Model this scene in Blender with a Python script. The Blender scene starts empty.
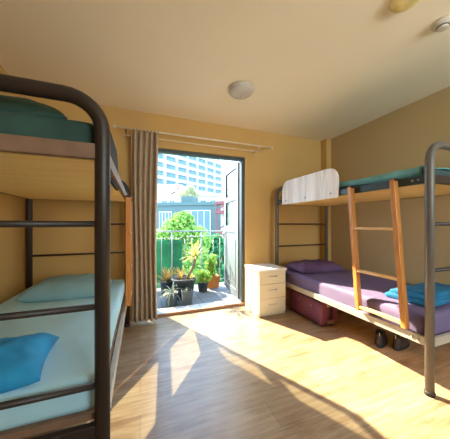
import bpy, bmesh, math, random
from mathutils import Vector, Matrix, noise
C = bpy.context.scene.collection
R = math.radians
PI = math.pi
rnd = random.Random(7)

# ------------------------------------------------------------------ materials
def new_mat(name):
    m = bpy.data.materials.new(name); m.use_nodes = True
    nt = m.node_tree; b = nt.nodes['Principled BSDF']
    return m, nt, b
def mat(name, col, rough=.6, metal=0., var=.12, scale=6., bump=0., bscale=60., stretch=None, col2=None, sheen=0.):
    m, nt, b = new_mat(name)
    tc = nt.nodes.new('ShaderNodeTexCoord'); mp = nt.nodes.new('ShaderNodeMapping')
    nt.links.new(tc.outputs['Object'], mp.inputs['Vector'])
    if stretch: mp.inputs['Scale'].default_value = stretch
    n = nt.nodes.new('ShaderNodeTexNoise'); n.inputs['Scale'].default_value = scale; n.inputs['Detail'].default_value = 4
    nt.links.new(mp.outputs['Vector'], n.inputs['Vector'])
    r = nt.nodes.new('ShaderNodeValToRGB')
    r.color_ramp.elements[0].position = .3; r.color_ramp.elements[1].position = .7
    c1 = col2 if col2 else tuple(c*(1-var) for c in col)
    r.color_ramp.elements[0].color = (*c1, 1); r.color_ramp.elements[1].color = (*(tuple(min(1, c*(1+var*.6)) for c in col) if not col2 else col), 1)
    nt.links.new(n.outputs['Fac'], r.inputs['Fac']); nt.links.new(r.outputs['Color'], b.inputs['Base Color'])
    b.inputs['Roughness'].default_value = rough; b.inputs['Metallic'].default_value = metal
    if sheen: b.inputs['Sheen Weight'].default_value = sheen
    if bump:
        n2 = nt.nodes.new('ShaderNodeTexNoise'); n2.inputs['Scale'].default_value = bscale; n2.inputs['Detail'].default_value = 3
        nt.links.new(mp.outputs['Vector'], n2.inputs['Vector'])
        bp = nt.nodes.new('ShaderNodeBump'); bp.inputs['Strength'].default_value = bump; bp.inputs['Distance'].default_value = .01
        nt.links.new(n2.outputs['Fac'], bp.inputs['Height']); nt.links.new(bp.outputs['Normal'], b.inputs['Normal'])
    return m

def floor_mat():
    m, nt, b = new_mat('oak_laminate'); L = nt.links.new; N = nt.nodes.new
    tc = N('ShaderNodeTexCoord')
    br = N('ShaderNodeTexBrick'); br.offset = .37; br.offset_frequency = 2
    br.inputs['Scale'].default_value = 1; br.inputs['Brick Width'].default_value = 1.25; br.inputs['Row Height'].default_value = .19
    br.inputs['Mortar Size'].default_value = .0018; br.inputs['Mortar Smooth'].default_value = .2; br.inputs['Bias'].default_value = 0
    br.inputs['Color1'].default_value = (.38, .27, .165, 1); br.inputs['Color2'].default_value = (.46, .34, .22, 1)
    br.inputs['Mortar'].default_value = (.22, .16, .11, 1)
    L(tc.outputs['Object'], br.inputs['Vector'])
    mp = N('ShaderNodeMapping'); mp.inputs['Scale'].default_value = (2.2, 26, 1); L(tc.outputs['Object'], mp.inputs['Vector'])
    n = N('ShaderNodeTexNoise'); n.inputs['Scale'].default_value = 1.6; n.inputs['Detail'].default_value = 6; n.inputs['Distortion'].default_value = .6
    L(mp.outputs['Vector'], n.inputs['Vector'])
    mp2 = N('ShaderNodeMapping'); mp2.inputs['Scale'].default_value = (1.5, 5, 1); L(tc.outputs['Object'], mp2.inputs['Vector'])
    n2 = N('ShaderNodeTexNoise'); n2.inputs['Scale'].default_value = 2.6; n2.inputs['Detail'].default_value = 3; L(mp2.outputs['Vector'], n2.inputs['Vector'])
    r = N('ShaderNodeValToRGB'); r.color_ramp.elements[0].position = .3; r.color_ramp.elements[1].position = .65
    r.color_ramp.elements[0].color = (.66, .55, .47, 1); r.color_ramp.elements[1].color = (1, 1, 1, 1)
    L(n.outputs['Fac'], r.inputs['Fac'])
    r2 = N('ShaderNodeValToRGB'); r2.color_ramp.elements[0].position = .27; r2.color_ramp.elements[1].position = .5
    r2.color_ramp.elements[0].color = (.55, .4, .3, 1); r2.color_ramp.elements[1].color = (1, 1, 1, 1)
    L(n2.outputs['Fac'], r2.inputs['Fac'])
    m1 = N('ShaderNodeMixRGB'); m1.blend_type = 'MULTIPLY'; m1.inputs[0].default_value = .8
    L(br.outputs['Color'], m1.inputs[1]); L(r.outputs['Color'], m1.inputs[2])
    m2 = N('ShaderNodeMixRGB'); m2.blend_type = 'MULTIPLY'; m2.inputs[0].default_value = .7
    L(m1.outputs[0], m2.inputs[1]); L(r2.outputs['Color'], m2.inputs[2]); L(m2.outputs[0], b.inputs['Base Color'])
    b.inputs['Roughness'].default_value = .31
    bp = N('ShaderNodeBump'); bp.inputs['Strength'].default_value = .08; bp.inputs['Distance'].default_value = .004
    L(n.outputs['Fac'], bp.inputs['Height']); L(bp.outputs['Normal'], b.inputs['Normal'])
    return m
def tile_mat(name, c1, c2, mortar, w, h, rough=.5):
    m, nt, b = new_mat(name); L = nt.links.new; N = nt.nodes.new
    tc = N('ShaderNodeTexCoord'); br = N('ShaderNodeTexBrick'); br.offset = 0
    br.inputs['Scale'].default_value = 1; br.inputs['Brick Width'].default_value = w; br.inputs['Row Height'].default_value = h
    br.inputs['Mortar Size'].default_value = .006
    br.inputs['Color1'].default_value = (*c1, 1); br.inputs['Color2'].default_value = (*c2, 1); br.inputs['Mortar'].default_value = (*mortar, 1)
    L(tc.outputs['Object'], br.inputs['Vector']); L(br.outputs['Color'], b.inputs['Base Color']); b.inputs['Roughness'].default_value = rough
    return m
def wood_mat(name, c1, c2, stretch, rough=.45, scale=3):
    m, nt, b = new_mat(name); L = nt.links.new; N = nt.nodes.new
    tc = N('ShaderNodeTexCoord'); mp = N('ShaderNodeMapping'); mp.inputs['Scale'].default_value = stretch; L(tc.outputs['Object'], mp.inputs['Vector'])
    n = N('ShaderNodeTexNoise'); n.inputs['Scale'].default_value = scale; n.inputs['Detail'].default_value = 5; n.inputs['Distortion'].default_value = 1.2
    L(mp.outputs['Vector'], n.inputs['Vector'])
    r = N('ShaderNodeValToRGB'); r.color_ramp.elements[0].position = .32; r.color_ramp.elements[1].position = .62
    r.color_ramp.elements[0].color = (*c1, 1); r.color_ramp.elements[1].color = (*c2, 1)
    L(n.outputs['Fac'], r.inputs['Fac']); L(r.outputs['Color'], b.inputs['Base Color']); b.inputs['Roughness'].default_value = rough
    return m
def glass_mat(name, tint=(1, 1, 1), refl=.12):
    m, nt, b = new_mat(name); N = nt.nodes.new; L = nt.links.new
    nt.nodes.remove(b); out = nt.nodes['Material Output']
    t = N('ShaderNodeBsdfTransparent'); t.inputs[0].default_value = (*tint, 1)
    g = N('ShaderNodeBsdfGlossy'); g.inputs['Roughness'].default_value = .03
    fr = N('ShaderNodeLayerWeight'); fr.inputs[0].default_value = .25
    mx = N('ShaderNodeMixShader'); mul = N('ShaderNodeMath'); mul.operation = 'MULTIPLY_ADD'; mul.inputs[1].default_value = .6; mul.inputs[2].default_value = refl*.4
    L(fr.outputs['Fresnel'], mul.inputs[0]); L(mul.outputs[0], mx.inputs[0]); L(t.outputs[0], mx.inputs[1]); L(g.outputs[0], mx.inputs[2]); L(mx.outputs[0], out.inputs[0])
    return m
def leaf_mat(name, c1, c2):
    m, nt, b = new_mat(name); N = nt.nodes.new; L = nt.links.new
    tc = N('ShaderNodeTexCoord'); n = N('ShaderNodeTexNoise'); n.inputs['Scale'].default_value = 5; L(tc.outputs['Object'], n.inputs['Vector'])
    r = N('ShaderNodeValToRGB'); r.color_ramp.elements[0].position = .35; r.color_ramp.elements[1].position = .65
    r.color_ramp.elements[0].color = (*c1, 1); r.color_ramp.elements[1].color = (*c2, 1); L(n.outputs['Fac'], r.inputs['Fac'])
    L(r.outputs['Color'], b.inputs['Base Color']); b.inputs['Roughness'].default_value = .6
    tr = N('ShaderNodeBsdfTranslucent'); L(r.outputs['Color'], tr.inputs['Color'])
    mx = N('ShaderNodeMixShader'); mx.inputs[0].default_value = .45
    L(b.outputs[0], mx.inputs[1]); L(tr.outputs[0], mx.inputs[2]); L(mx.outputs[0], nt.nodes['Material Output'].inputs[0])
    return m

WALL = (.60, .37, .12)
M = dict(
    floor=floor_mat(),
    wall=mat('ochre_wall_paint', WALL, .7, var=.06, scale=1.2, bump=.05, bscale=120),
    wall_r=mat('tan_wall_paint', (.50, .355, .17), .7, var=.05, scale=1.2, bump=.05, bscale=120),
    ceiling=mat('cream_ceiling_paint', (.92, .81, .62), .75, var=.03, scale=1.0),
    outer=mat('outer_render', (.5, .5, .48), .9),
    tube=mat('sunlit_brown_powder_coat', (.125, .107, .09), .42, .0, var=.1, scale=14),  # brown bunk steel, lightened in colour to stand for sunlight on it
    tube_shaded=mat('shaded_brown_powder_coat', (.030, .018, .013), .45, .0, var=.1, scale=14),  # brown bunk steel with the shade of unlit tubes put into the colour
    rail=mat('sunlit_steel_rail', (.46, .41, .34), .4, .05, var=.08, scale=12),  # brown steel rails, their sunlit cream look put into the colour
    darkrail=mat('dark_teal_steel_rail', (.05, .07, .07), .4, .3, var=.15, scale=12),
    brownrail=mat('brown_board_edge', (.24, .14, .085), .6, var=.2, scale=9),
    ply=wood_mat('yellow_plywood', (.90, .60, .20), (.96, .72, .30), (1.2, 7, 7), .5, 2.2),
    ladder=wood_mat('varnished_pine', (.46, .17, .035), (.64, .27, .07), (9, 9, 1.2), .35),
    rung=wood_mat('pale_pine', (.68, .40, .15), (.80, .52, .24), (9, 1.2, 9), .4),
    white_panel=wood_mat('worn_white_paint', (.66, .58, .53), (.90, .86, .82), (5, 5, .7), .5, 2.5),
    panel_shaded=mat('shaded_guard_board', (.022, .020, .022), .9),  # guard board seen against the light, its shade put into the colour
    bolt=mat('steel_bolt', (.3, .29, .27), .35, .8),
    teal=mat('green_fitted_sheet', (.03, .08, .062), .8, var=.3, scale=5, bump=.25, bscale=14),
    teal_light=mat('teal_bed_sheet', (.16, .40, .39), .75, var=.3, scale=8, bump=.2, bscale=12),
    mattress_dark=mat('dark_patterned_ticking', (.035, .075, .08), .75, var=.4, scale=30),
    pale=mat('pale_blue_green_sheet', (.42, .70, .82), .7, var=.06, scale=3, bump=.12, bscale=9),
    greenpil=mat('grey_green_pillowcase', (.22, .38, .42), .75, var=.1, scale=5, bump=.2, bscale=12),
    purple=mat('purple_sheet', (.15, .11, .22), .75, var=.12, scale=5, bump=.12, bscale=14),
    purplepil=mat('dark_purple_pillowcase', (.12, .06, .15), .7, var=.25, scale=6, bump=.25, bscale=16),
    blue=mat('bright_blue_cotton', (.015, .27, .55), .8, var=.25, scale=6, bump=.3, bscale=18),
    bluetowel=mat('turquoise_terry', (.012, .15, .30), .95, var=.3, scale=9, bump=.5, bscale=90),
    case=mat('plum_suitcase_shell', (.21, .055, .12), .42, var=.15, scale=5),
    black=mat('black_rubber', (.018, .016, .016), .6),
    shoe=mat('dark_brown_leather', (.035, .025, .022), .45, var=.3, scale=20),
    insole=mat('rust_insole', (.55, .13, .04), .8),
    curtain=mat('taupe_curtain', (.48, .36, .25), .9, var=.08, scale=30, bump=.15, bscale=200),
    rod=mat('cream_rod', (.75, .65, .5), .4),
    bracket=mat('dark_bracket', (.05, .045, .04), .4, .5),
    cream=mat('cream_laminate', (.74, .63, .42), .4, var=.03, scale=3),
    creamtop=mat('white_laminate_top', (.82, .76, .66), .35, var=.02),
    chrome=mat('brushed_steel', (.55, .52, .48), .3, .9),
    slate=mat('slate_grey_aluminium', (.055, .072, .08), .4, .3, var=.1),
    leafmetal=mat('light_grey_aluminium', (.17, .20, .21), .4, .1, var=.08),
    seal=mat('black_glazing_seal', (.02, .02, .022), .5),
    glass=glass_mat('clear_glass', (.93, .98, .97)),
    sill=tile_mat('pale_sill_tile', (.62, .60, .57), (.56, .54, .52), (.3, .29, .28), .2, .3),
    sillwood=wood_mat('brown_sill_edge', (.28, .13, .06), (.36, .18, .08), (1, 8, 8)),
    balcony=tile_mat('balcony_tile', (.22, .22, .225), (.18, .18, .185), (.08, .08, .085), .3, .3, .7),
    iron=mat('grey_green_painted_iron', (.22, .28, .265), .5, .1),
    net=mat('green_shade_net', (.015, .22, .11), .9, var=.35, scale=3),
    pot=mat('charcoal_plastic_pot', (.05, .06, .065), .6, var=.2),
    potgrey=mat('slate_blue_pot', (.09, .12, .14), .6, var=.15),
    potorange=mat('orange_clay_planter', (.65, .23, .05), .7, var=.15),
    soil=mat('dark_soil', (.05, .035, .025), .95),
    bark=mat('grey_brown_bark', (.22, .16, .10), .9, var=.3, scale=12),
    yucca=leaf_mat('yellow_green_blades', (.50, .46, .10), (.72, .64, .25)),
    redleaf=leaf_mat('rusty_gold_blades', (.55, .28, .06), (.60, .45, .12)),
    aloe=leaf_mat('pale_grey_green_blades', (.30, .36, .25), (.50, .55, .42)),
    bush=leaf_mat('fresh_green_leaves', (.16, .34, .04), (.38, .52, .10)),
    tree=leaf_mat('lime_tree_leaves', (.08, .28, .04), (.38, .55, .12)),
    paletree=leaf_mat('pale_yellow_leaves', (.42, .45, .25), (.56, .58, .36)),
    darktree=leaf_mat('deep_green_leaves', (.02, .16, .05), (.06, .28, .09)),
    tower=mat('pale_tower_render', (.38, .42, .40), .8, var=.04),
    towerwin=mat('blue_tower_glazing', (.07, .15, .17), .3, var=.3, scale=.3),
    bluebld=mat('slate_blue_render', (.075, .125, .12), .8, var=.06),
    whitebld=mat('white_render', (.48, .45, .38), .8, var=.05),
    winpane=mat('teal_window_pane', (.06, .14, .16), .2),
    winframe=mat('white_window_frame', (.6, .63, .63), .5),
    redpaint=mat('dark_red_paint', (.20, .05, .05), .6),
    asphalt=mat('street_asphalt', (.17, .17, .17), .9),
    plastic=mat('ivory_plastic', (.62, .55, .45), .35),
    opal=mat('frosted_lamp_glass', (.55, .50, .44), .25),
    amber=mat('amber_lamp_glass', (.78, .62, .25), .3, var=.25, scale=12),
)

# ------------------------------------------------------------------ helpers
def obj(name, bm, m, parent=None, smooth=False, loc=None, bevel=0., subsurf=0):
    me = bpy.data.meshes.new(name)
    bmesh.ops.recalc_face_normals(bm, faces=bm.faces[:])
    bm.to_mesh(me); bm.free()
    o = bpy.data.objects.new(name, me); C.objects.link(o)
    if isinstance(m, (list, tuple)):
        for x in m: me.materials.append(M[x])
    else: me.materials.append(M[m])
    if smooth:
        for p in me.polygons: p.use_smooth = True
    if parent: o.parent = parent
    if loc: o.location = loc
    if bevel:
        b = o.modifiers.new('bevel', 'BEVEL'); b.width = bevel; b.segments = 2; b.limit_method = 'ANGLE'
    if subsurf:
        s = o.modifiers.new('sub', 'SUBSURF'); s.levels = subsurf; s.render_levels = subsurf
    return o
def tag(o, label=None, cat=None, group=None, kind=None):
    if label: o['label'] = label
    if cat: o['category'] = cat
    if group: o['group'] = group
    if kind: o['kind'] = kind
    return o
def thing(name, label, cat, loc=(0, 0, 0), rz=0, group=None):
    o = bpy.data.objects.new(name, None); C.objects.link(o); o.empty_display_size = .1
    o.location = loc; o.rotation_euler = (0, 0, rz)
    return tag(o, label, cat, group)
def box(bm, x0, x1, y0, y1, z0, z1, mi=0):
    x0, x1 = min(x0, x1), max(x0, x1); y0, y1 = min(y0, y1), max(y0, y1)
    v = [bm.verts.new(p) for p in ((x0, y0, z0), (x1, y0, z0), (x1, y1, z0), (x0, y1, z0), (x0, y0, z1), (x1, y0, z1), (x1, y1, z1), (x0, y1, z1))]
    for f in ((0, 3, 2, 1), (4, 5, 6, 7), (0, 1, 5, 4), (1, 2, 6, 5), (2, 3, 7, 6), (3, 0, 4, 7)):
        bm.faces.new([v[i] for i in f]).material_index = mi
    return v
def B(*boxes):
    bm = bmesh.new()
    for b in boxes: box(bm, *b)
    return bm
def bar(bm, p, q, w, d, up=(0, 0, 1)):
    """square bar between p and q, w wide along side axis, d along the other"""
    p = Vector(p); q = Vector(q); t = (q-p).normalized(); s = t.cross(Vector(up))
    if s.length < 1e-4: s = t.cross(Vector((1, 0, 0)))
    s.normalize(); u = s.cross(t)
    vs = []
    for c in (p, q):
        for a, b in ((-1, -1), (1, -1), (1, 1), (-1, 1)): vs.append(bm.verts.new(c + s*a*w/2 + u*b*d/2))
    for f in ((3, 2, 1, 0), (4, 5, 6, 7), (0, 1, 5, 4), (1, 2, 6, 5), (2, 3, 7, 6), (3, 0, 4, 7)): bm.faces.new([vs[i] for i in f])
def tube(bm, pts, r, n=14, rr=None):
    pts = [Vector(p) for p in pts]; rings = []
    t0 = (pts[1]-pts[0]).normalized(); s = t0.orthogonal().normalized()
    for i, p in enumerate(pts):
        t = (pts[min(i+1, len(pts)-1)] - pts[max(i-1, 0)]).normalized()
        s = (s - t*s.dot(t)).normalized(); u = t.cross(s)
        ra = rr[i] if rr else r
        rings.append([bm.verts.new(p + (s*math.cos(2*PI*k/n) + u*math.sin(2*PI*k/n))*ra) for k in range(n)])
    for a, b in zip(rings, rings[1:]):
        for k in range(n): bm.faces.new((a[k], a[(k+1) % n], b[(k+1) % n], b[k]))
    bm.faces.new(rings[0][::-1]); bm.faces.new(rings[-1])
def lathe(bm, prof, n=28, c=(0, 0, 0)):
    rings = [[bm.verts.new((c[0]+r*math.cos(2*PI*k/n), c[1]+r*math.sin(2*PI*k/n), c[2]+z)) for k in range(n)] for r, z in prof]
    for a, b in zip(rings, rings[1:]):
        for k in range(n): bm.faces.new((a[k], a[(k+1) % n], b[(k+1) % n], b[k]))
    bm.faces.new(rings[0][::-1]); bm.faces.new(rings[-1])
def prism_yz(bm, prof, x0, x1):
    a = [bm.verts.new((x0, y, z)) for y, z in prof]; b = [bm.verts.new((x1, y, z)) for y, z in prof]
    bm.faces.new(a); bm.faces.new(b[::-1])
    for k in range(len(prof)): bm.faces.new((a[k], b[k], b[(k+1) % len(prof)], a[(k+1) % len(prof)]))
def spow(v, e): return math.copysign(abs(v)**e, v)
def pillow(lx, ly, h, seed=0, wob=.012, n=40, puff=.5, corner=.18, flat=.45):
    """two-sided cushion with pinched edges, corners drawn out; bottom rests on z=0"""
    bm = bmesh.new(); off = Vector((seed*3.7, seed*1.9, 0)); top = {}; bot = {}
    for i in range(n+1):
        for j in range(n+1):
            u = -1 + 2*i/n; v = -1 + 2*j/n
            k = 1 - corner*.5*((1-u*u)*abs(v)**3 + (1-v*v)*abs(u)**3)*.6
            x = u*lx/2*(1 - corner*.35*(1-abs(v)**2)*0 - corner*.25*(1-v*v)*0)*k; y = v*ly/2*k
            e = max(0, (1-u**4))*max(0, (1-v**4)); e = e**puff
            nz = noise.noise(Vector((x*7, y*7, 0))+off)*wob*1.2 + noise.noise(Vector((x*19, y*19, 3))+off)*wob*.5
            zt = h*flat*.55 + h*(1-flat*.55)*e + nz*e
            zb = h*flat*.55*(1-min(1, e*1.6))
            top[i, j] = bm.verts.new((x, y, zt))
            bot[i, j] = top[i, j] if (i in (0, n) or j in (0, n)) else bm.verts.new((x, y, zb))
    for i in range(n):
        for j in range(n):
            bm.faces.new((top[i, j], top[i+1, j], top[i+1, j+1], top[i, j+1]))
            try: bm.faces.new((bot[i, j+1], bot[i+1, j+1], bot[i+1, j], bot[i, j]))
            except ValueError: pass
    return bm
def mattress(lx, ly, h, seed=0, wob=.006, r=.035, nx=36, ny=60):
    """rounded slab, x from 0..lx, y 0..ly, z 0..h with soft wrinkles on top"""
    bm = bmesh.new(); off = Vector((seed*5.1, seed*2.3, 0))
    nz = 6
    def P(i, j, k):
        x = lx*i/nx; y = ly*j/ny; z = h*k/nz
        cx = min(max(x, r), lx-r); cy = min(max(y, r), ly-r); cz = min(max(z, r*.6), h-r)
        d = Vector((x-cx, y-cy, z-cz))
        if d.length > 1e-6: 
            m_ = max(abs(d.x), abs(d.y), abs(d.z)); d = d.normalized()*m_ if True else d
        p = Vector((cx, cy, cz)) + d
        w = noise.noise(Vector((x*4, y*4, z*8))+off)*wob + noise.noise(Vector((x*13, y*11, z*12))+off)*wob*.5
        if k == nz: p.z += w
        elif k > 0:
            if i in (0, nx): p.x += w*(1 if i else -1)
            if j in (0, ny): p.y += w*(1 if j else -1)
        return p
    V = {}
    def g(i, j, k):
        if (i, j, k) not in V: V[i, j, k] = bm.verts.new(P(i, j, k))
        return V[i, j, k]
    for i in range(nx):
        for j in range(ny):
            for k in (0, nz): bm.faces.new((g(i, j, k), g(i+1, j, k), g(i+1, j+1, k), g(i, j+1, k)))
    for k in range(nz):
        for i in range(nx):
            for j in (0, ny): bm.faces.new((g(i, j, k), g(i+1, j, k), g(i+1, j, k+1), g(i, j, k+1)))
        for j in range(ny):
            for i in (0, nx): bm.faces.new((g(i, j, k), g(i, j+1, k), g(i, j+1, k+1), g(i, j, k+1)))
    return bm
def arc(c, r, a0, a1, n=8):
    return [(c[0]+r*math.cos(a0+(a1-a0)*k/n), c[1]+r*math.sin(a0+(a1-a0)*k/n)) for k in range(n+1)]

# ------------------------------------------------------------------ camera
cam_d = bpy.data.cameras.new('camera'); cam = bpy.data.objects.new('camera', cam_d); C.objects.link(cam)
cam.location = (0, 0, 1.2); cam.rotation_euler = (R(90), 0, R(-20.5))
cam_d.sensor_width = 36; cam_d.lens = 18.16; cam_d.shift_y = 4.5/450; cam_d.clip_start = .02; cam_d.clip_end = 500
bpy.context.scene.camera = cam

# ------------------------------------------------------------------ the room
XL, XR, YB, YF, H = -1.165, 2.98, 3.05, -1.9, 2.615
DX0, DX1, DH = -.05, 1.46, 2.19
LEAFA = 5.5
T = .16
S = lambda o: tag(o, kind='structure')
S(obj('floor', B((XL-.1, XR+.1, YF-.1, YB, -.1, 0)), 'floor'))
S(obj('ceiling', B((XL-.1, XR+.1, YF-.1, YB+T, H, H+.12)), 'ceiling'))
S(obj('wall_left', B((XL-.12, XL, YF-.12, YB+T, -.1, H)), 'wall'))
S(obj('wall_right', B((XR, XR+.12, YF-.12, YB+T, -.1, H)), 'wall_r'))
S(obj('wall_back', B((XL, DX0, YB, YB+T, -.1, H), (DX1, XR, YB, YB+T, -.1, H), (DX0, DX1, YB, YB+T, DH, H)), 'wall'))
WX0, WX1, WZ0, WZ1 = .9, 2.8, 1.0, 2.35
S(obj('wall_front', B((XL, WX0, YF-.12, YF, -.1, H), (WX1, XR, YF-.12, YF, -.1, H), (WX0, WX1, YF-.12, YF, -.1, WZ0), (WX0, WX1, YF-.12, YF, WZ1, H)), 'wall'))
w = bpy.data.objects.new('fill_window_1', None); C.objects.link(w); S(w)  # unseen window, added behind the camera to let fill light in
wm = (WX0+WX1)/2
obj('fill_window_frame', B((WX0, WX1, YF-.08, YF-.03, WZ0, WZ0+.05), (WX0, WX1, YF-.08, YF-.03, WZ1-.05, WZ1), (WX0, WX0+.05, YF-.08, YF-.03, WZ0+.05, WZ1-.05), (WX1-.05, WX1, YF-.08, YF-.03, WZ0+.05, WZ1-.05), (wm-.03, wm+.03, YF-.08, YF-.03, WZ0+.05, WZ1-.05)), 'winframe', w)
obj('pane', B((WX0+.05, wm-.03, YF-.06, YF-.055, WZ0+.05, WZ1-.05)), 'glass', w)
obj('pane', B((wm+.03, WX1-.05, YF-.06, YF-.055, WZ0+.05, WZ1-.05)), 'glass', w)
S(obj('trim_1', B((XR-.10, XR, YB-.13, YB, 0, H)), 'wall', bevel=.006))     # boxed pipe in the corner

# doorway
S(obj('trim_2', B((DX0, DX1, YB+.012, YB+T+.04, -.05, .03)), 'sill'))
S(obj('trim_3', B((DX0-.02, DX1+.02, YB-.012, YB+.012, 0, .034)), 'sillwood', bevel=.004))
door = bpy.data.objects.new('door_1', None); C.objects.link(door); S(door)
fy0, fy1 = YB+.03, YB+.11
obj('door_frame', B((DX0, DX0+.045, fy0, fy1, .03, DH), (DX1-.045, DX1, fy0, fy1, .03, DH), (DX0+.045, DX1-.045, fy0, fy1, DH-.045, DH)), 'slate', door, bevel=.003)
def leaf(hx, hy, ang, W, sgn, fs=.105):
    """door leaf in local x 0..W along its width, hinged at origin"""
    z0, z1 = .045, 2.15; st = .105; t = .02
    bm = B((0, st, -t, t, z0, z1), (W-fs, W, -t, t, z0, z1))
    for a, b in ((z0, z0+.11), (1.06, 1.165), (1.585, 1.67), (z1-.06, z1)): box(bm, st, W-fs, -t, t, a, b)
    L = obj('door_leaf', bm, 'leafmetal', door, bevel=.003); L.location = (hx, hy, 0); L.rotation_euler = (0, 0, ang)
    obj('kick_panel', B((st, W-fs, -.008, .008, z0+.11, 1.06)), 'leafmetal', L)
    for a, b in ((1.165, 1.585), (1.67, z1-.06)):
        obj('pane', B((st+.008, W-fs-.008, -.003, .003, a+.008, b-.008)), 'glass', L)
        bm = B((st, st+.008, -.012, .012, a, b), (W-fs-.008, W-fs, -.012, .012, a, b), (st+.008, W-fs-.008, -.012, .012, a, a+.008), (st+.008, W-fs-.008, -.012, .012, b-.008, b))
        obj('glazing_seal', bm, 'seal', L)
    bm = B((st+.05, W-fs-.05, -.014, .014, z0+.17, z0+.19), (st+.05, W-fs-.05, -.014, .014, .92, .94), (st+.05, st+.07, -.014, .014, z0+.19, .92), (W-fs-.07, W-fs-.05, -.014, .014, z0+.19, .92))
    obj('panel_moulding', bm, 'leafmetal', L)
    bm = bmesh.new()
    for s in (-1, 1):
        tube(bm, [(W-.03, s*.02, 1.03), (W-.03, s*.055, 1.03), (W-.045, s*.06, 1.03), (W-.13, s*.06, 1.03)], .008, 8)
    box(bm, W-.045, W-.015, -.026, .026, .95, 1.1)
    obj('handle', bm, 'chrome', L, True)
    for z in (.35, 1.15, 1.9):
        bm = bmesh.new(); tube(bm, [(-.006, -sgn*.012, z-.05), (-.006, -sgn*.012, z+.05)], .012, 10); obj('hinge', bm, 'slate', L, True)
    return L
leaf(DX1-.035, fy1+.03, R(90-LEAFA), .83, 1)
leaf(DX0+.06, fy1+.03, R(90), .45, -1, .05)

# ------------------------------------------------------------------ bunk beds
def ring_end(w, top):
    r = .13; pts = [(0, 0, 0)]
    pts += [(0, 0, top-r)]
    for k in range(1, 9):
        a = PI - PI/2*k/8; pts.append((r+r*math.cos(a), 0, top-r+r*math.sin(a)))
    for k in range(0, 9):
        a = PI/2 - PI/2*k/8; pts.append((w-r+r*math.cos(a), 0, top-r+r*math.sin(a)))
    pts.append((w, 0, 0))
    return pts
def make_bunk(label, tb, x0, y0, sgn, w, ln, zl, panel_y, panel_mat, railm, uprail, tops, uz, gx):
    t = thing('bunk_bed', label, 'bunk bed', (x0, y0, 0), 0, None); pz = uz-.02
    X = lambda v: sgn*v
    for y in (0, ln):
        bm = bmesh.new(); tube(bm, [(X(p[0]), y, p[2]) for p in ring_end(w, tops[0] if y == 0 else tops[1])], (.0275 if sgn > 0 else .0285), 18); e = obj('end_frame', bm, tb, t, True)
        for z in (.015,):
            for xx in (0, w):
                bm = bmesh.new(); lathe(bm, [(.031, 0), (.032, .02), (.029, .03)], 18, (X(xx), y, 0)); obj('foot_cap', bm, 'black', e, True)
        for z in (1.2, .87) + ((.555,) if y == 0 and sgn < 0 else ()) :
            bm = bmesh.new(); tube(bm, [(X(.02), y, z), (X(w-.02), y, z)], .0125 if y == 0 else .010, 10); obj('crossbar', bm, 'tube_shaded', t, True)
        for z in (zl+.03, uz+.03):
            bm = B((X(.02), X(w-.02), y-.014, y+.014, z-.03, z+.03)); obj('end_rail', bm, railm if z < 1 and sgn > 0 else ('tube_shaded' if sgn > 0 or z < 1 else uprail), t, bevel=.004)
    for xx in (0, w):
        bm = B((X(xx-.014), X(xx+.014), .02, ln-.02, zl, zl+.06), (X(xx+(.014 if xx == 0 else -.014)), X(xx+(.04 if xx == 0 else -.04)), .02, ln-.02, zl, zl+.004))
        s = obj('lower_side_rail', bm, railm, t, bevel=.003)
        bm = B((X(xx-.014), X(xx+.014), .02, ln-.02, uz, uz+.06)); s2 = obj('upper_side_rail', bm, uprail, t, bevel=.003)
        if xx == 0:
            for yy in (.06, .10, ln-.10, ln-.06):
                for q, z in ((s, zl+.03), (s2, uz+.03)):
                    bm = bmesh.new(); tube(bm, [(X(-.012), yy, z), (X(-.022), yy, z)], .008, 10); obj('bolt', bm, 'bolt', q, True)
    bm = B((X(.016), X(w-.016), .02, ln-.02, uz, uz+.013)); obj('upper_base_board', bm, 'ply', t)
    bm = B((X(.02), X(w-.02), .02, ln-.02, zl+(.062 if sgn < 0 else .006), zl+(.09 if sgn < 0 else .02))); obj('lower_base_board', bm, 'brownrail' if sgn < 0 else 'ply', t)
    # guard board with rounded upper corners
    a, b, h, r = panel_y[0], panel_y[1], panel_y[2], (.19 if gx > 0 else .13)
    prof = [(a, pz), (b, pz)] + arc((b-r, pz+h-r), r, 0, PI/2, 8) + arc((a+r, pz+h-r), r, PI/2, PI, 8)
    bm = bmesh.new(); prism_yz(bm, prof, X(gx-.019), X(gx)); g = obj('guard_board', bm, panel_mat, t, bevel=.003)
    for yy in (a+.09, (a+b)/2, b-.09):
        bm = bmesh.new(); tube(bm, [(X(gx-.018), yy, pz+.05), (X(gx-.027), yy, pz+.05)], .009, 10); obj('bolt', bm, 'bolt', g, True)
    return t
make_bunk('brown tubular steel bunk bed on the left with pale blue green bedding below', 'tube_shaded', -.142, 1.03, -1, .93, 1.87, .345, (.04, .76, .25), 'panel_shaded', 'rail', 'brownrail', (1.70, 1.70), 1.458, .022)
make_bunk('tubular steel bunk bed on the right with purple bedding and a white guard board', 'tube', 1.905, .99, 1, .94, 1.90, .335, (.76, 1.72, .32), 'white_panel', 'rail', 'darkrail', (1.772, 1.745), 1.49, -.015)

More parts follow.
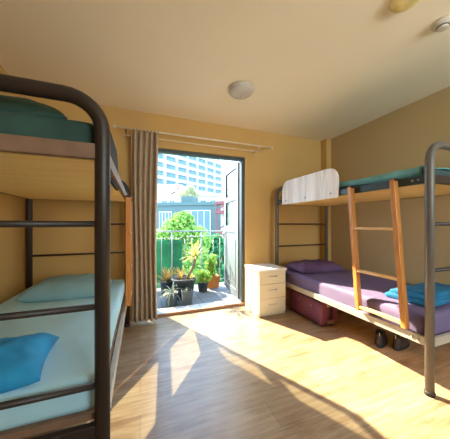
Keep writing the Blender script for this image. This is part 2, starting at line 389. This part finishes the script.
def make_ladder(label, x, yb, yt, sep, zb, zt, dx):
    """leaning pine ladder; y of the nearer leg at bottom / top"""
    t = thing('bunk_ladder', label, 'ladder', (x, yb, zb))
    def P(k, f): return Vector((0, k*sep + (yt-yb)*f, (zt-zb)*f))
    for k in (0, 1):
        bm = bmesh.new(); bar(bm, P(k, 0), P(k, 1), .036, .048, (1, 0, 0)); l = obj('leg', bm, 'ladder', t, bevel=.003)
        for f in (.38, .70):
            p = P(k, f); bm = B((dx*.018, dx*.021, p.y-.014, p.y+.014, p.z-.04, p.z+.03)); obj('bracket', bm, 'bolt', l)
        bm = bmesh.new(); p = P(k, 1); box(bm, -.022, .022, p.y-.022, p.y+.022, p.z-.015, p.z+.004); obj('end_cap', bm, 'black', l)
    for f in (.03, .315, .655):
        a, b = P(0, f), P(1, f); bm = bmesh.new(); bar(bm, a+Vector((0, .015, 0)), b-Vector((0, .015, 0)), .04, .022, (0, 0, 1)); obj('rung', bm, 'rung', t, bevel=.003)
    return t
make_ladder('orange pine ladder fixed to the side of the right bunk between its two beds', 1.860, 1.12, 1.205, .385, .42, 1.55, -1)
make_ladder('orange pine ladder seen edge on against the left bunk near the curtain', -.103, 2.33, 2.30, .36, .43, 1.462, 1)

# bedding ------------------------------------------------------------
def bed(name, label, x, y, z, lx, ly, h, m, seed, cat='mattress', wob=.006):
    o = obj(name, mattress(lx, ly, h, seed, wob), m, None, True, (x, y, z)); tag(o, label, cat); return o
bed('mattress', 'mattress in a pale blue green sheet on the lower left bunk', -1.05, 1.065, .435, .885, 1.80, .137, 'pale', 1)
bed('mattress', 'mattress in a dark green sheet on the upper left bunk', -1.05, 1.065, 1.471, .885, 1.80, .155, 'teal', 2)
bed('mattress', 'mattress in a purple sheet on the lower right bunk', 1.915, 1.025, .355, .91, 1.83, .185, 'purple', 3)
mu = bed('mattress', 'dark mattress on the upper right bunk with a teal sheet over it', 1.925, 1.025, 1.503, .90, 1.83, .115, 'mattress_dark', 4)
# teal sheet over the upper right mattress
bm = bmesh.new(); nx, ny = 30, 70; V = {}
for i in range(nx+1):
    for j in range(ny+1):
        u = i/nx; y = .02 + 1.30*j/ny
        x = .002 + .86*u; zz = .122 + .014*noise.noise(Vector((x*8, y*5, 0))) + .018*max(0, noise.noise(Vector((x*14, y*3.4, 5))))
        edge = .060 + .016*math.sin(y*7)
        if i == 0: x = -.008; zz = .115 - edge
        if i == 1: x = -.008; zz = .112
        V[i, j] = bm.verts.new((x, y, zz))
for i in range(nx):
    for j in range(ny): bm.faces.new((V[i, j], V[i+1, j], V[i+1, j+1], V[i, j+1]))
sh = obj('bed_sheet', bm, 'teal_light', None, True, (1.925, 1.025, 1.503))
sm = sh.modifiers.new('solid', 'SOLIDIFY'); sm.thickness = .006; sm.offset = 1
tag(sh, 'light teal wrinkled sheet spread over the upper right mattress', 'sheet')

def pil(name, label, cx, cy, z, lx, ly, h, rz, m, seed, tilt=(0, 0), cat='pillow', **k):
    o = obj(name, pillow(lx, ly, h, seed, **k), m, None, True, (cx, cy, z)); o.rotation_euler = (tilt[0], tilt[1], rz); tag(o, label, cat); return o
pil('pillow', 'grey green pillow at the far end of the lower left bunk', -.585, 2.42, .568, .63, .44, .15, R(-3), 'greenpil', 1)
pil('pillow', 'dark green pillow on the upper left bunk', -.67, 1.36, 1.624, .74, .46, .13, R(2), 'teal', 2, wob=.016)
pil('pillow', 'bright blue pillow on the pale sheet at the near end of the lower left bunk', -.70, 1.225, .566, .64, .38, .115, R(6), 'blue', 3, wob=.02)
pil('pillow', 'dark purple pillow at the far end of the lower right bunk', 2.33, 2.60, .538, .70, .44, .135, R(-4), 'purplepil', 4, wob=.02)
# folded turquoise blanket on lower right bed
def blanket():
    bm = bmesh.new()
    for k, (lx, ly, z, h, dx, dy) in enumerate(((.70, .34, 0, .042, 0, 0), (.66, .31, .036, .036, .02, .01), (.50, .27, .066, .030, .09, .01))):
        n = 28; prof = []
        b2 = mattress(lx, ly, h, 20+k, .012, .022, 26, 16)
        for v in b2.verts: v.co += Vector((dx, dy, z))
        me = bpy.data.meshes.new('tmp'); b2.to_mesh(me); b2.free(); bm.from_mesh(me); bpy.data.meshes.remove(me)
    return bm
o = obj('blanket', blanket(), 'bluetowel', None, True, (2.10, 1.09, .544)); o.rotation_euler = (0, 0, R(3))
tag(o, 'folded turquoise blanket on the purple sheet of the lower right bunk', 'blanket')

# ------------------------------------------------------------------ nightstand
ns = thing('nightstand', 'small cream three drawer nightstand between the doorway and the right bunk', 'nightstand', (1.42, 2.56, 0))
obj('body', B((0, .018, .012, .40, 0, .585), (.382, .40, .012, .40, 0, .585), (.018, .382, .388, .40, 0, .585), (.018, .382, .012, .388, .03, .045), (.018, .382, .03, .05, 0, .03), (.018, .382, .012, .388, .567, .585)), 'cream', ns)
obj('top', B((-.012, .412, -.014, .41, .585, .613)), 'creamtop', ns, bevel=.004)
for a, b in ((.048, .232), (.236, .418), (.422, .583)):
    d = obj('drawer', B((.003, .397, -.006, .012, a, b), (.03, .37, .014, .36, a+.015, b-.03)), 'cream', ns, bevel=.002)
    bm = bmesh.new(); zc = (a+b)/2+.02; tube(bm, [(.145, -.004, zc), (.147, -.022, zc), (.16, -.028, zc), (.24, -.028, zc), (.253, -.022, zc), (.255, -.004, zc)], .005, 8)
    obj('handle', bm, 'chrome', d, True)

# ------------------------------------------------------------------ suitcase under the right bunk
sc_ = thing('suitcase', 'plum coloured suitcase lying under the far end of the right bunk', 'suitcase', (1.955, 2.06, 0))
obj('shell', mattress(.26, .60, .275, 9, .001, .03, 20, 26), 'case', sc_, True, (0, 0, .014))
obj('rim', B((.124, .136, -.004, .604, .012, .292)), 'black', sc_, bevel=.002)
bm = bmesh.new(); tube(bm, [(.13, -.004, .09), (.13, -.03, .10), (.13, -.036, .12), (.13, -.036, .19), (.13, -.03, .21), (.13, -.004, .22)], .009, 8); obj('handle', bm, 'black', sc_, True)
for z in (.055, .25): obj('latch', B((.08, .18, -.014, .002, z-.018, z+.018)), 'chrome', sc_, bevel=.003)
for y in (.17, .40): obj('stud', B((-.006, .004, y-.008, y+.008, .20, .212)), 'chrome', sc_)
for x in (.04, .22):
    for y in (.05, .55):
        bm = bmesh.new(); tube(bm, [(x-.012, y, .014), (x+.012, y, .014)], .014, 12); obj('wheel', bm, 'black', sc_, True)

# ------------------------------------------------------------------ shoes
def make_shoe(label, x, y, rz):
    t = thing('shoe', label, 'shoe', (x, y, 0), rz, 'pair of dark shoes under the right bunk')
    # local +y = toe
    n = 14; m_ = 18
    def wid(f): return .036 + .012*math.sin(PI*min(1, max(0, (f-.25)/.75))) - .02*max(0, (f-.9)/.1)**2 - .008*max(0, (.1-f)/.1)
    bm = bmesh.new()
    lo = []; hi = []
    for k in range(m_):
        a = 2*PI*k/m_; f = .5+.5*math.sin(a); yy = -.13+.26*f; xx = math.cos(a)*.047*(1+.12*math.sin(a))
        lo.append(bm.verts.new((xx, yy, 0))); hi.append(bm.verts.new((xx, yy, .022)))
    bm.faces.new(lo[::-1]); bm.faces.new(hi)
    for k in range(m_): bm.faces.new((lo[k], lo[(k+1) % m_], hi[(k+1) % m_], hi[k]))
    obj('sole', bm, 'black', t, True)
    bm = bmesh.new(); rings = []
    for s in range(9):
        g = s/8; ring = []
        for k in range(m_):
            a = 2*PI*k/m_
            shrink = 1-.12*g
            yy = math.sin(a)*.128*shrink; xx = math.cos(a)*.045*(1+.12*math.sin(a))*shrink
            yy = yy*(1-.42*g**1.3) - .052*g**1.3
            top = .022 + .085*g
            ring.append(bm.verts.new((xx*(1-.1*g), yy, top)))
        rings.append(ring)
    for s in range(3):
        ring = [bm.verts.new((v.co.x*(.86-.03*s), -.052+(v.co.y+.052)*(.86-.03*s), .107-.018*(s+1))) for v in rings[8]]; rings.append(ring)
    for a, b in zip(rings, rings[1:]):
        for k in range(m_): bm.faces.new((a[k], a[(k+1) % m_], b[(k+1) % m_], b[k]))
    bm.faces.new(rings[-1])
    u = obj('upper', bm, 'shoe', t, True)
    bm = bmesh.new(); lathe(bm, [(.026, .058), (.028, .066)], 14, (0, -.052, 0)); obj('insole', bm, 'insole', t)
    bm = bmesh.new(); tube(bm, [(0, -.112, .09), (0, -.125, .115), (0, -.128, .125)], .004, 6); obj('heel_loop', bm, 'plastic', t, True)
    for q in range(3):
        bm = bmesh.new(); tube(bm, [(-.022, .012+.02*q, .094-.011*q), (0, .014+.02*q, .103-.012*q), (.022, .012+.02*q, .094-.011*q)], .003, 6); obj('lace', bm, 'black', t, True)
    t.scale = (1.15, 1.15, 1.15)
    return t
make_shoe('dark shoe under the right bunk, the one with the rust insole nearer the suitcase', 2.30, 1.61, R(-60))
make_shoe('dark shoe under the right bunk, the one nearer the near post', 2.41, 1.49, R(-75))

# ------------------------------------------------------------------ curtain and rods
bm = bmesh.new(); nx, nz = 150, 40; V = {}
for i in range(nx+1):
    for j in range(nz+1):
        u = i/nx; f = j/nz; z = .035 + 2.275*f
        x = -.090 + .284*u + .010*math.sin(f*5+u*3)
        amp = .034*(1-.2*f)
        y = 2.910 + amp*math.sin(u*2*PI*5 + .4*math.sin(f*3)) + .006*math.sin(u*23+f*2)
        V[i, j] = bm.verts.new((x, y, z))
for i in range(nx):
    for j in range(nz): bm.faces.new((V[i, j], V[i+1, j], V[i+1, j+1], V[i, j+1]))
cu = obj('curtain', bm, 'curtain', None, True); sm = cu.modifiers.new('solid', 'SOLIDIFY'); sm.thickness = .004
tag(cu, 'long taupe pleated curtain drawn to the left of the doorway', 'curtain')
r1 = thing('curtain_rod', 'thin cream curtain rod above the doorway, the upper one carrying the curtain', 'curtain rod', (0, 2.91, 2.33))
bm = bmesh.new(); tube(bm, [(-.28, 0, 0), (1.83, 0, 0)], .010, 10); obj('rod', bm, 'rod', r1, True)
for x in (-.16, 1.62):
    bm = bmesh.new(); tube(bm, [(x, .14, -.03), (x, .04, -.035), (x, 0, -.012)], .007, 8); obj('bracket', bm, 'bracket' if x < 0 else 'rod', r1, True)
for x in (-.28, 1.83):
    bm = bmesh.new(); tube(bm, [(x-.014, 0, 0), (x+.014, 0, 0)], .015, 12); obj('finial', bm, 'rod', r1, True)
for k in range(8):
    x = -.075+.04*k; bm = bmesh.new()
    tube(bm, [(x, .017*math.cos(a), .017*math.sin(a)-.006) for a in [2*PI*q/14 for q in range(15)]], .0028, 6); obj('hook', bm, 'bracket', r1, True)
r2 = thing('curtain_rod', 'thin cream curtain rod above the doorway, the lower bare one close to the wall', 'curtain rod', (0, 3.0, 2.275))
bm = bmesh.new(); tube(bm, [(-.18, 0, 0), (1.66, 0, 0)], .007, 10); obj('rod', bm, 'rod', r2, True)
for x in (-.10, 1.6):
    bm = bmesh.new(); tube(bm, [(x, .05, -.01), (x, 0, -.005)], .006, 8); obj('bracket', bm, 'rod', r2, True)

# ------------------------------------------------------------------ ceiling fittings
cl = thing('ceiling_lamp', 'round frosted glass ceiling lamp in the middle of the ceiling, switched off', 'lamp', (.99, 2.17, H))
bm = bmesh.new(); lathe(bm, [(.138, 0), (.142, -.012), (.136, -.022)], 36); obj('rim', bm, 'plastic', cl, True)
bm = bmesh.new(); lathe(bm, [(.130, -.018)] + [(.130*math.cos(a), -.02-.055*math.sin(a)) for a in [PI/2*k/9 for k in range(9)]] + [(.004, -.0755)], 36); obj('glass_dome', bm, 'opal', cl, True)
bm = bmesh.new(); lathe(bm, [(.009, -.074), (.009, -.082), (.003, -.086)], 14); obj('finial', bm, 'chrome', cl, True)
al = thing('ceiling_lamp', 'amber glass ceiling lamp cut by the top edge of the photo', 'lamp', (1.55, .93, H))
bm = bmesh.new(); lathe(bm, [(.075, 0), (.075, -.012)], 30); obj('rim', bm, 'plastic', al, True)
bm = bmesh.new(); lathe(bm, [(.085, -.010)] + [(.088*math.cos(a), -.012-.04*math.sin(a)) for a in [PI/2*k/9 for k in range(9)]] + [(.004, -.052)], 30); obj('glass_dome', bm, 'amber', al, True)
sd = thing('smoke_detector', 'small round ivory smoke detector on the ceiling at the upper right', 'smoke detector', (1.985, .955, H))
bm = bmesh.new(); lathe(bm, [(.06, 0), (.062, -.014), (.055, -.024), (.034, -.028), (.033, -.045), (.028, -.050)], 30); obj('housing', bm, 'plastic', sd, True)
bm = bmesh.new(); lathe(bm, [(.036, -.033), (.036, -.040)], 24); obj('vent', bm, 'bracket', sd)

# ------------------------------------------------------------------ balcony
BX0, BX1, BY = -1.2, 2.6, 4.34
tag(obj('balcony_floor', B((BX0, BX1, YB+T+.04, BY+.06, -.18, 0)), 'balcony'), kind='structure')
ra = thing('balcony_railing', 'pale grey green iron railing along the balcony edge behind the pots', 'railing', (0, BY, 0))
for z, r in ((1.06, .014), (.93, .008), (.09, .010)):
    bm = bmesh.new()
    if z == .93:
        tube(bm, [(BX0, 0, z), (.72, 0, z), (.80, 0, z+.10), (.805, 0, z+.11)], r, 8); tube(bm, [(.86, 0, z+.03), (BX1, 0, z+.03)], r, 8)
    else: tube(bm, [(BX0, 0, z), (BX1, 0, z)], r, 8)
    obj({1.06: 'top_rail', .93: 'middle_rail', .09: 'bottom_rail'}[z], bm, 'iron', ra, True)
k = 0; x = BX0+.05
while x < BX1:
    bm = bmesh.new()
    if k % 3 == 1:
        tube(bm, [(x, 0, .09), (x, 0, .62), (x+.05, 0, .66), (x+.05, 0, .92)], .008, 8)
    else: tube(bm, [(x, 0, .0 if k % 3 == 0 else .09), (x, 0, 1.06 if k % 3 == 0 else .93)], .014 if k % 3 == 0 else .008, 8)
    obj('baluster', bm, 'iron', ra, True); x += .19; k += 1
bm = bmesh.new(); V = {}
for i in range(41):
    for j in range(11):
        x = -1.1 + 1.86*i/40; z = .12+.78*j/10; V[i, j] = bm.verts.new((x, BY+.035+.012*math.sin(x*21)+.006*math.sin(z*13), z))
for i in range(40):
    for j in range(10): bm.faces.new((V[i, j], V[i+1, j], V[i+1, j+1], V[i, j+1]))
o = obj('shade_net', bm, 'net', None, True); s_ = o.modifiers.new('solid', 'SOLIDIFY'); s_.thickness = .004
tag(o, 'deep green shade net tied to the outside of the balcony railing', 'netting')

# plants -------------------------------------------------------------
def blade(bm, base, d, ln, w, droop, n=5):
    d = Vector(d).normalized(); s = d.cross(Vector((0, 0, 1)))
    if s.length < .05: s = Vector((1, 0, 0))
    s.normalize(); prev = None; p = Vector(base)
    for k in range(n+1):
        f = k/n; ww = w*(1-f)**.7*(0.6+.4*min(1, f*5)) + .0006
        a = bm.verts.new(p - s*ww/2); b = bm.verts.new(p + s*ww/2)
        if prev: bm.faces.new((prev[0], prev[1], b, a))
        prev = (a, b); d = (d + Vector((0, 0, -droop/n))).normalized(); p = p + d*ln/n
def rosette(name, base, n, ln, w, m, parent, rng, up=.4, droop=.8):
    bm = bmesh.new()
    for k in range(n):
        a = rng.uniform(0, 2*PI); e = rng.uniform(up, 1.45)
        blade(bm, base, (math.cos(a)*math.cos(e), math.sin(a)*math.cos(e), math.sin(e)), ln*rng.uniform(.65, 1.1), w, droop*rng.uniform(.5, 1.2))
    return obj(name, bm, m, parent, True)
def leafcloud(name, c, rad, n, size, m, parent, rng, blobs=None):
    bm = bmesh.new(); blobs = blobs or [((0, 0, 0), 1)]
    for k in range(n):
        bc, br = blobs[rng.randrange(len(blobs))]
        v = Vector((rng.gauss(0, 1), rng.gauss(0, 1), rng.gauss(0, 1))).normalized()*(rng.random()**.4)*br
        p = Vector(c) + Vector(((bc[0]+v.x)*rad[0], (bc[1]+v.y)*rad[1], (bc[2]+v.z)*rad[2]))
        d = Vector((rng.uniform(-1, 1), rng.uniform(-1, 1), rng.uniform(-.6, 1))).normalized(); s = d.orthogonal().normalized(); s = Matrix.Rotation(rng.uniform(0, 6), 3, d) @ s
        L = size*rng.uniform(.6, 1.2)
        q = [p-d*L*.5, p+s*L*.28, p+d*L*.5, p-s*L*.28]; bm.faces.new([bm.verts.new(z) for z in q])
    return obj(name, bm, m, parent)
def pot(parent, r, h, m='pot', square=False):
    bm = bmesh.new()
    if square:
        for (a0, a1, z0, z1) in ((.82, .9, 0, h*.25), ): pass
        vs = []
        for s, z in ((.82, 0), (1, h), (.9, h), (.86, h-.03)):
            vs.append([bm.verts.new((r*s*a, r*s*b, z)) for a, b in ((-1, -1), (1, -1), (1, 1), (-1, 1))])
        bm.faces.new(vs[0][::-1]); bm.faces.new(vs[-1])
        for a, b in zip(vs, vs[1:]):
            for k in range(4): bm.faces.new((a[k], a[(k+1) % 4], b[(k+1) % 4], b[k]))
    else:
        lathe(bm, [(r*.72, 0), (r*.78, h*.1), (r*.95, h*.86), (r*1.03, h*.87), (r*1.03, h), (r*.93, h), (r*.9, h-.03)], 26)
    p_ = obj('pot', bm, m, parent, not square)
    bm = bmesh.new(); lathe(bm, [(r*.84, h-.045), (r*.84, h-.022)], 18); obj('soil', bm, 'soil', parent)
    return p_
def plant(name, label, x, y, rz=0):
    return thing(name, label, 'potted plant', (x, y, 0), rz)
rg = random.Random(3)
t = plant('potted_yucca', 'tall yellow green yucca leaning out of the largest charcoal pot on the balcony', .66, 3.68)
pot(t, .19, .33)
bm = bmesh.new(); tube(bm, [(.06, 0, .28), (.09, 0, .38), (.16, .02, .48), (.19, .03, .60), (.20, .03, .68)], .02, 8, [.028, .026, .024, .022, .02]); obj('trunk', bm, 'bark', t, True)
rosette('leaves', (.20, .03, .66), 46, .30, .034, 'yucca', t, rg, .05, .7)
rosette('leaves', (-.05, .02, .31), 30, .17, .022, 'redleaf', t, rg, .1, .5); rosette('leaves', (.12, -.05, .31), 24, .16, .024, 'yucca', t, rg, .1, .5)
t = plant('potted_succulent', 'small square slate pot of short leaves in front of the largest pot', .65, 3.37)
pot(t, .075, .21, 'potgrey', True); rosette('leaves', (0, 0, .19), 16, .08, .014, 'aloe', t, rg, .2, .5)
t = plant('potted_aloe', 'pot of trailing pale grey green blades nearest the curtain', .435, 3.43)
pot(t, .095, .19, 'potgrey'); rosette('leaves', (0, 0, .17), 40, .26, .02, 'aloe', t, rg, .3, 2.4)
t = plant('potted_bromeliad', 'rusty gold bladed plant in a dark pot at the railing behind the trailing plant', .43, 3.98)
pot(t, .12, .24); rosette('leaves', (0, 0, .22), 46, .30, .032, 'redleaf', t, rg, .5, .7)
t = plant('potted_bromeliad', 'gold tipped plant in a dark pot at the railing behind the largest pot', .70, 4.12)
pot(t, .11, .24); rosette('leaves', (0, 0, .22), 30, .28, .03, 'redleaf', t, rg, .6, .6)
t = plant('potted_shrub', 'low fresh green leafy shrub in a dark pot right of the largest pot', 1.05, 3.94)
pot(t, .10, .17); leafcloud('leaves', (0, 0, .26), (.17, .14, .13), 700, .045, 'bush', t, rg)
t = plant('potted_shrub', 'leafy yellow green shrub in an orange planter beside the open door leaf', 1.28, 4.16)
pot(t, .13, .22, 'potorange', True); leafcloud('leaves', (0, 0, .42), (.15, .11, .24), 800, .05, 'bush', t, rg, [((0, 0, -.5), .6), ((.2, 0, .3), .6), ((-.3, 0, 0), .5)])
bm = bmesh.new()
for a in (-.03, .02, .05): tube(bm, [(a, 0, .19), (a*2, .01, .45)], .006, 6)
obj('stems', bm, 'bark', t, True)

# ------------------------------------------------------------------ beyond the balcony
def ray(px, s):
    xc = (px-225)/227; c, n = math.cos(R(20.5)), math.sin(R(20.5))
    return Vector(((xc*c+n)*s, (c-xc*n)*s, 0))
GZ = -6.
tag(obj('street_ground', B((-80, 160, 8, 260, GZ-.2, GZ)), 'asphalt'), kind='structure')
def tree(name, label, px, s, zc, rad, n, size, m, blobs, seed):
    p = ray(px, s); t = thing(name, label, 'tree', (p.x, p.y, GZ)); rng = random.Random(seed)
    leafcloud('foliage', (0, 0, zc-GZ), rad, n, size, m, t, rng, blobs)
    bm = bmesh.new(); tube(bm, [(0, 0, 0), (.05, 0, (zc-GZ)*.5), (0, .05, zc-GZ)], .12, 8, [.16, .12, .05])
    for a in range(6):
        an = a*PI/3; tube(bm, [(0, 0, (zc-GZ)*.7), (math.cos(an)*rad[0]*.5, math.sin(an)*rad[1]*.5, (zc-GZ)+rad[2]*.2)], .04, 6, [.06, .02])
    obj('trunk', bm, 'bark', t, True)
blb = [((-.55, 0, -.1), .5), ((0, 0, .3), .5), ((.5, 0, .0), .5), ((-.2, .2, -.6), .6), ((.3, -.2, -.5), .6), ((.15, 0, .55), .35)]
tree('street_tree', 'bright lime green tree just beyond the balcony railing', 178, 9.5, .45, (1.45, 1.2, 1.45), 11000, .16, 'tree', blb, 5)
tree('street_tree', 'dark green tree low behind the shade net and left of the lime tree', 166, 14.5, -1.3, (2.6, 1.5, 1.9), 7000, .22, 'darktree', blb, 6)
tree('street_tree', 'dark green tree seen low to the right through the railing', 212, 10.5, -.6, (1.3, 1.0, 1.5), 6000, .2, 'darktree', blb, 8)
tree('street_tree', 'pale yellow tree on the terrace between the white building and the blue one', 189, 37, 6.2, (2.0, 1.5, 1.5), 2500, .3, 'paletree', blb, 7)
tree('street_tree', 'fresh green tree seen through the panes of the open door leaf', 244, 16, 1.4, (1.3, 1.5, 2.6), 5000, .22, 'tree', blb, 9)

def place(t, p0, p1):
    d = p1-p0; t.location = (p0.x, p0.y, 0); t.rotation_euler = (0, 0, math.atan2(d.y, d.x)); return d.length
def win(parent, x, z, w, h, name='window', fr='winframe', pn='winpane', y=-.02, nm=0):
    bm = B((x, x+w, y-.06, y+.02, z, z+.07), (x, x+w, y-.06, y+.02, z+h-.07, z+h), (x, x+.07, y-.06, y+.02, z+.07, z+h-.07), (x+w-.07, x+w, y-.06, y+.02, z+.07, z+h-.07))
    for q in range(nm): xx = x+w*(q+1)/(nm+1); box(bm, xx-.03, xx+.03, y-.05, y+.02, z+.07, z+h-.07)
    f = obj(name, bm, fr, parent); obj('pane', B((x+.07, x+w-.07, y-.02, y+.01, z+.07, z+h-.07)), pn, f)
# slate blue building
t = thing('town_building', 'low slate blue building with white framed windows behind the lime tree', 'building'); p0, p1 = ray(140, 26), ray(234, 24); L = place(t, p0, p1)
t.location.z = GZ
obj('wall', B((0, L, 0, 5, 0, 3.25-GZ)), 'bluebld', t); obj('parapet', B((-.1, L+.1, -.15, 5.1, 3.25-GZ, 3.6-GZ)), 'bluebld', t)
obj('roof_block', B((L*.42, L*.55, 1, 3, 3.6-GZ, 4.4-GZ)), 'bluebld', t)
for x, z, w_, h_ in ((L*.22, .2, 1.5, 2.4), (L*.50, -.2, 2.9, 2.9), (L*.04, .2, 1.4, 2.2)): win(t, x, z-GZ, w_, h_, nm=3)
# white building behind
t = thing('town_building', 'bright white terrace building between the blue building and the tower', 'building'); L = place(t, ray(130, 44), ray(226, 42)); t.location.z = GZ
obj('wall', B((0, L, 0, 6, 0, 6.4-GZ)), 'whitebld', t); obj('roof_terrace', B((0, L*.52, 1, 6, 6.4-GZ, 8.9-GZ)), 'whitebld', t)
obj('parapet', B((-.2, L+.2, -.3, 6, 6.4-GZ, 6.8-GZ)), 'whitebld', t)
for x in (.34, .42, .62, .74, .84): win(t, L*x, 4.0-GZ, 1.1, 1.7, nm=1)
bm = bmesh.new(); tube(bm, [(L*.44, .2, 7.0-GZ), (L*.50, 0, 7.4-GZ), (L*.535, -.2, 8.6-GZ)], .12, 8); obj('roof_trim', bm, 'redpaint', t, True)
# dark red stair block
t = thing('stair_tower', 'small dark red and white stair landing at the right end of the blue building', 'building'); L = place(t, ray(216, 22), ray(225, 21.5)); t.location.z = GZ
obj('wall', B((0, L, .9, 1.4, 0, 3.4-GZ)), 'whitebld', t)
for z in (.2, 2.2, 3.1): obj('landing', B((-.05, L+.05, -.1, 1.0, z-GZ, z+.28-GZ)), 'redpaint', t)
for x in (0, L-.1): obj('post', B((x, x+.1, -.08, .02, 0, 3.38-GZ)), 'redpaint', t)
bm = bmesh.new()
for z in (.5, 2.45): bar(bm, (0, -.03, z-GZ), (L, -.03, z+.6-GZ), .08, .1)
obj('stair_flight', bm, 'redpaint', t)
# tower
t = thing('hotel_tower', 'tall pale tower with rows of blue windows far behind the white building', 'building')
e = Vector((33.8, 94.2, 0)); d = Vector((-1.07, -.667, 0)).normalized(); a0 = e + d*46
t.location = (a0.x, a0.y, GZ); t.rotation_euler = (0, 0, math.atan2(-d.y, -d.x)); L = 46; TH = 28.2-GZ
obj('wall', B((0, L, .6, 16, 0, TH)), 'tower', t); obj('parapet', B((-.3, L+.3, .2, 16.2, TH, TH+1.0)), 'tower', t)
bm = bmesh.new()
fl = 11; 
for k in range(fl+1):
    z = TH-1.2-k*2.75; box(bm, 0, L, .1, .6, z, z+1.15)
obj('balcony_bands', bm, 'tower', t)
bm = bmesh.new()
for k in range(10): x = L*k/9; box(bm, x-.45, x+.45, -.1, .6, 0, TH)
obj('piers', bm, 'tower', t)
first = None
for k in range(fl):
    for q in range(9):
        z = TH-1.2-(k+1)*2.75+1.2
        if first is None: first = obj('window', B((.75, L/9-.75, .45, .6, 0, 1.5)), 'towerwin', t); first.location = (q*L/9, 0, z)
        else: c = first.copy(); C.objects.link(c); c.parent = t; c.location = (q*L/9, 0, z)

# ------------------------------------------------------------------ light
SUN_EL, TX, TY = .745, .438, -.899
GLINT = 24.
dv = Vector((TX, TY, -SUN_EL)).normalized()
sl = bpy.data.lights.new('sun', 'SUN'); sl.energy = 16.5; sl.angle = R(.6); sl.color = (1, .87, .60)
so = bpy.data.objects.new('sun', sl); C.objects.link(so); so.location = (-3, 9, 8); so.rotation_euler = dv.to_track_quat('-Z', 'Y').to_euler()
wd = bpy.data.worlds.new('world'); bpy.context.scene.world = wd; wd.use_nodes = True
nt = wd.node_tree; bg = nt.nodes['Background']
tc = nt.nodes.new('ShaderNodeTexCoord'); sp = nt.nodes.new('ShaderNodeSeparateXYZ'); rp = nt.nodes.new('ShaderNodeValToRGB')
rp.color_ramp.elements[0].position = 0; rp.color_ramp.elements[0].color = (.62, .82, 1, 1); rp.color_ramp.elements[1].position = .8; rp.color_ramp.elements[1].color = (.34, .60, 1, 1)
nt.links.new(tc.outputs['Generated'], sp.inputs[0]); nt.links.new(sp.outputs['Z'], rp.inputs[0]); nt.links.new(rp.outputs[0], bg.inputs[0])
bg.inputs['Strength'].default_value = 4.2
wl = bpy.data.lights.new('added_window_fill', 'AREA'); wl.shape = 'RECTANGLE'; wl.size = WX1-WX0; wl.size_y = WZ1-WZ0; wl.energy = 48; wl.color = (1, .95, .88)  # area lamp added at the unseen window to brighten the room
wo = bpy.data.objects.new('added_window_fill', wl); C.objects.link(wo); wo.location = ((WX0+WX1)/2, YF-.14, (WZ0+WZ1)/2); wo.rotation_euler = (R(90), 0, 0)
# spot lamp added to stand in for sun reflected by the open door leaf
rv = Vector((-math.sin(R(36)), -math.cos(R(36)), -SUN_EL)).normalized()
D = 20.; ctr = Vector((1.47, 3.60, 1.62))
ql = rv.to_track_quat('-Z', 'Y'); ax, ay = ql @ Vector((1, 0, 0)), ql @ Vector((0, 1, 0))
gl = bpy.data.lights.new('glint_standin_spot', 'SPOT'); gl.energy = GLINT*4*PI*D*D; gl.spot_size = R(4); gl.spot_blend = 0; gl.shadow_soft_size = .06; gl.color = (1, .86, .60)
go = bpy.data.objects.new('glint_standin_spot', gl); C.objects.link(go); go.location = ctr - rv*D; go.rotation_euler = ql.to_euler()
lf = Vector((math.sin(R(LEAFA)), math.cos(R(LEAFA)), 0)); up = Vector((0, 0, 1))
A2 = Vector((lf.dot(ax), lf.dot(ay))); U2 = Vector((up.dot(ax), up.dot(ay)))   # leaf axes seen from the lamp
det = A2.x*U2.y - A2.y*U2.x
gl.use_nodes = True; nt = gl.node_tree; N = nt.nodes.new; L_ = nt.links.new; em = nt.nodes['Emission']
tc = N('ShaderNodeTexCoord'); sp = N('ShaderNodeSeparateXYZ'); L_(tc.outputs['Normal'], sp.inputs[0])
def mth(op, a, b):
    m = N('ShaderNodeMath'); m.operation = op
    for k, v in enumerate((a, b)):
        if isinstance(v, (int, float)): m.inputs[k].default_value = v
        else: L_(v, m.inputs[k])
    return m.outputs[0]
az = mth('ABSOLUTE', sp.outputs['Z'], 0)
u = mth('MULTIPLY', mth('DIVIDE', sp.outputs['X'], az), D); v = mth('MULTIPLY', mth('DIVIDE', sp.outputs['Y'], az), D)
a_ = mth('DIVIDE', mth('SUBTRACT', mth('MULTIPLY', u, U2.y), mth('MULTIPLY', v, U2.x)), det)
b_ = mth('DIVIDE', mth('SUBTRACT', mth('MULTIPLY', v, A2.x), mth('MULTIPLY', u, A2.y)), det)
k_ = mth('MULTIPLY', mth('LESS_THAN', mth('ABSOLUTE', a_, 0), .40), mth('LESS_THAN', mth('ABSOLUTE', b_, 0), .53))
L_(k_, em.inputs['Strength'])

sc = bpy.context.scene
sc.view_settings.view_transform = 'Standard'; sc.view_settings.look = 'None'; sc.view_settings.gamma = 1; sc.view_settings.use_curve_mapping = False
sc.view_settings.exposure = 0.86
sc.cycles.use_denoising = True
sc.cycles.max_bounces = 12; sc.cycles.diffuse_bounces = 9; sc.cycles.transparent_max_bounces = 12
sc.cycles.sample_clamp_indirect = 8
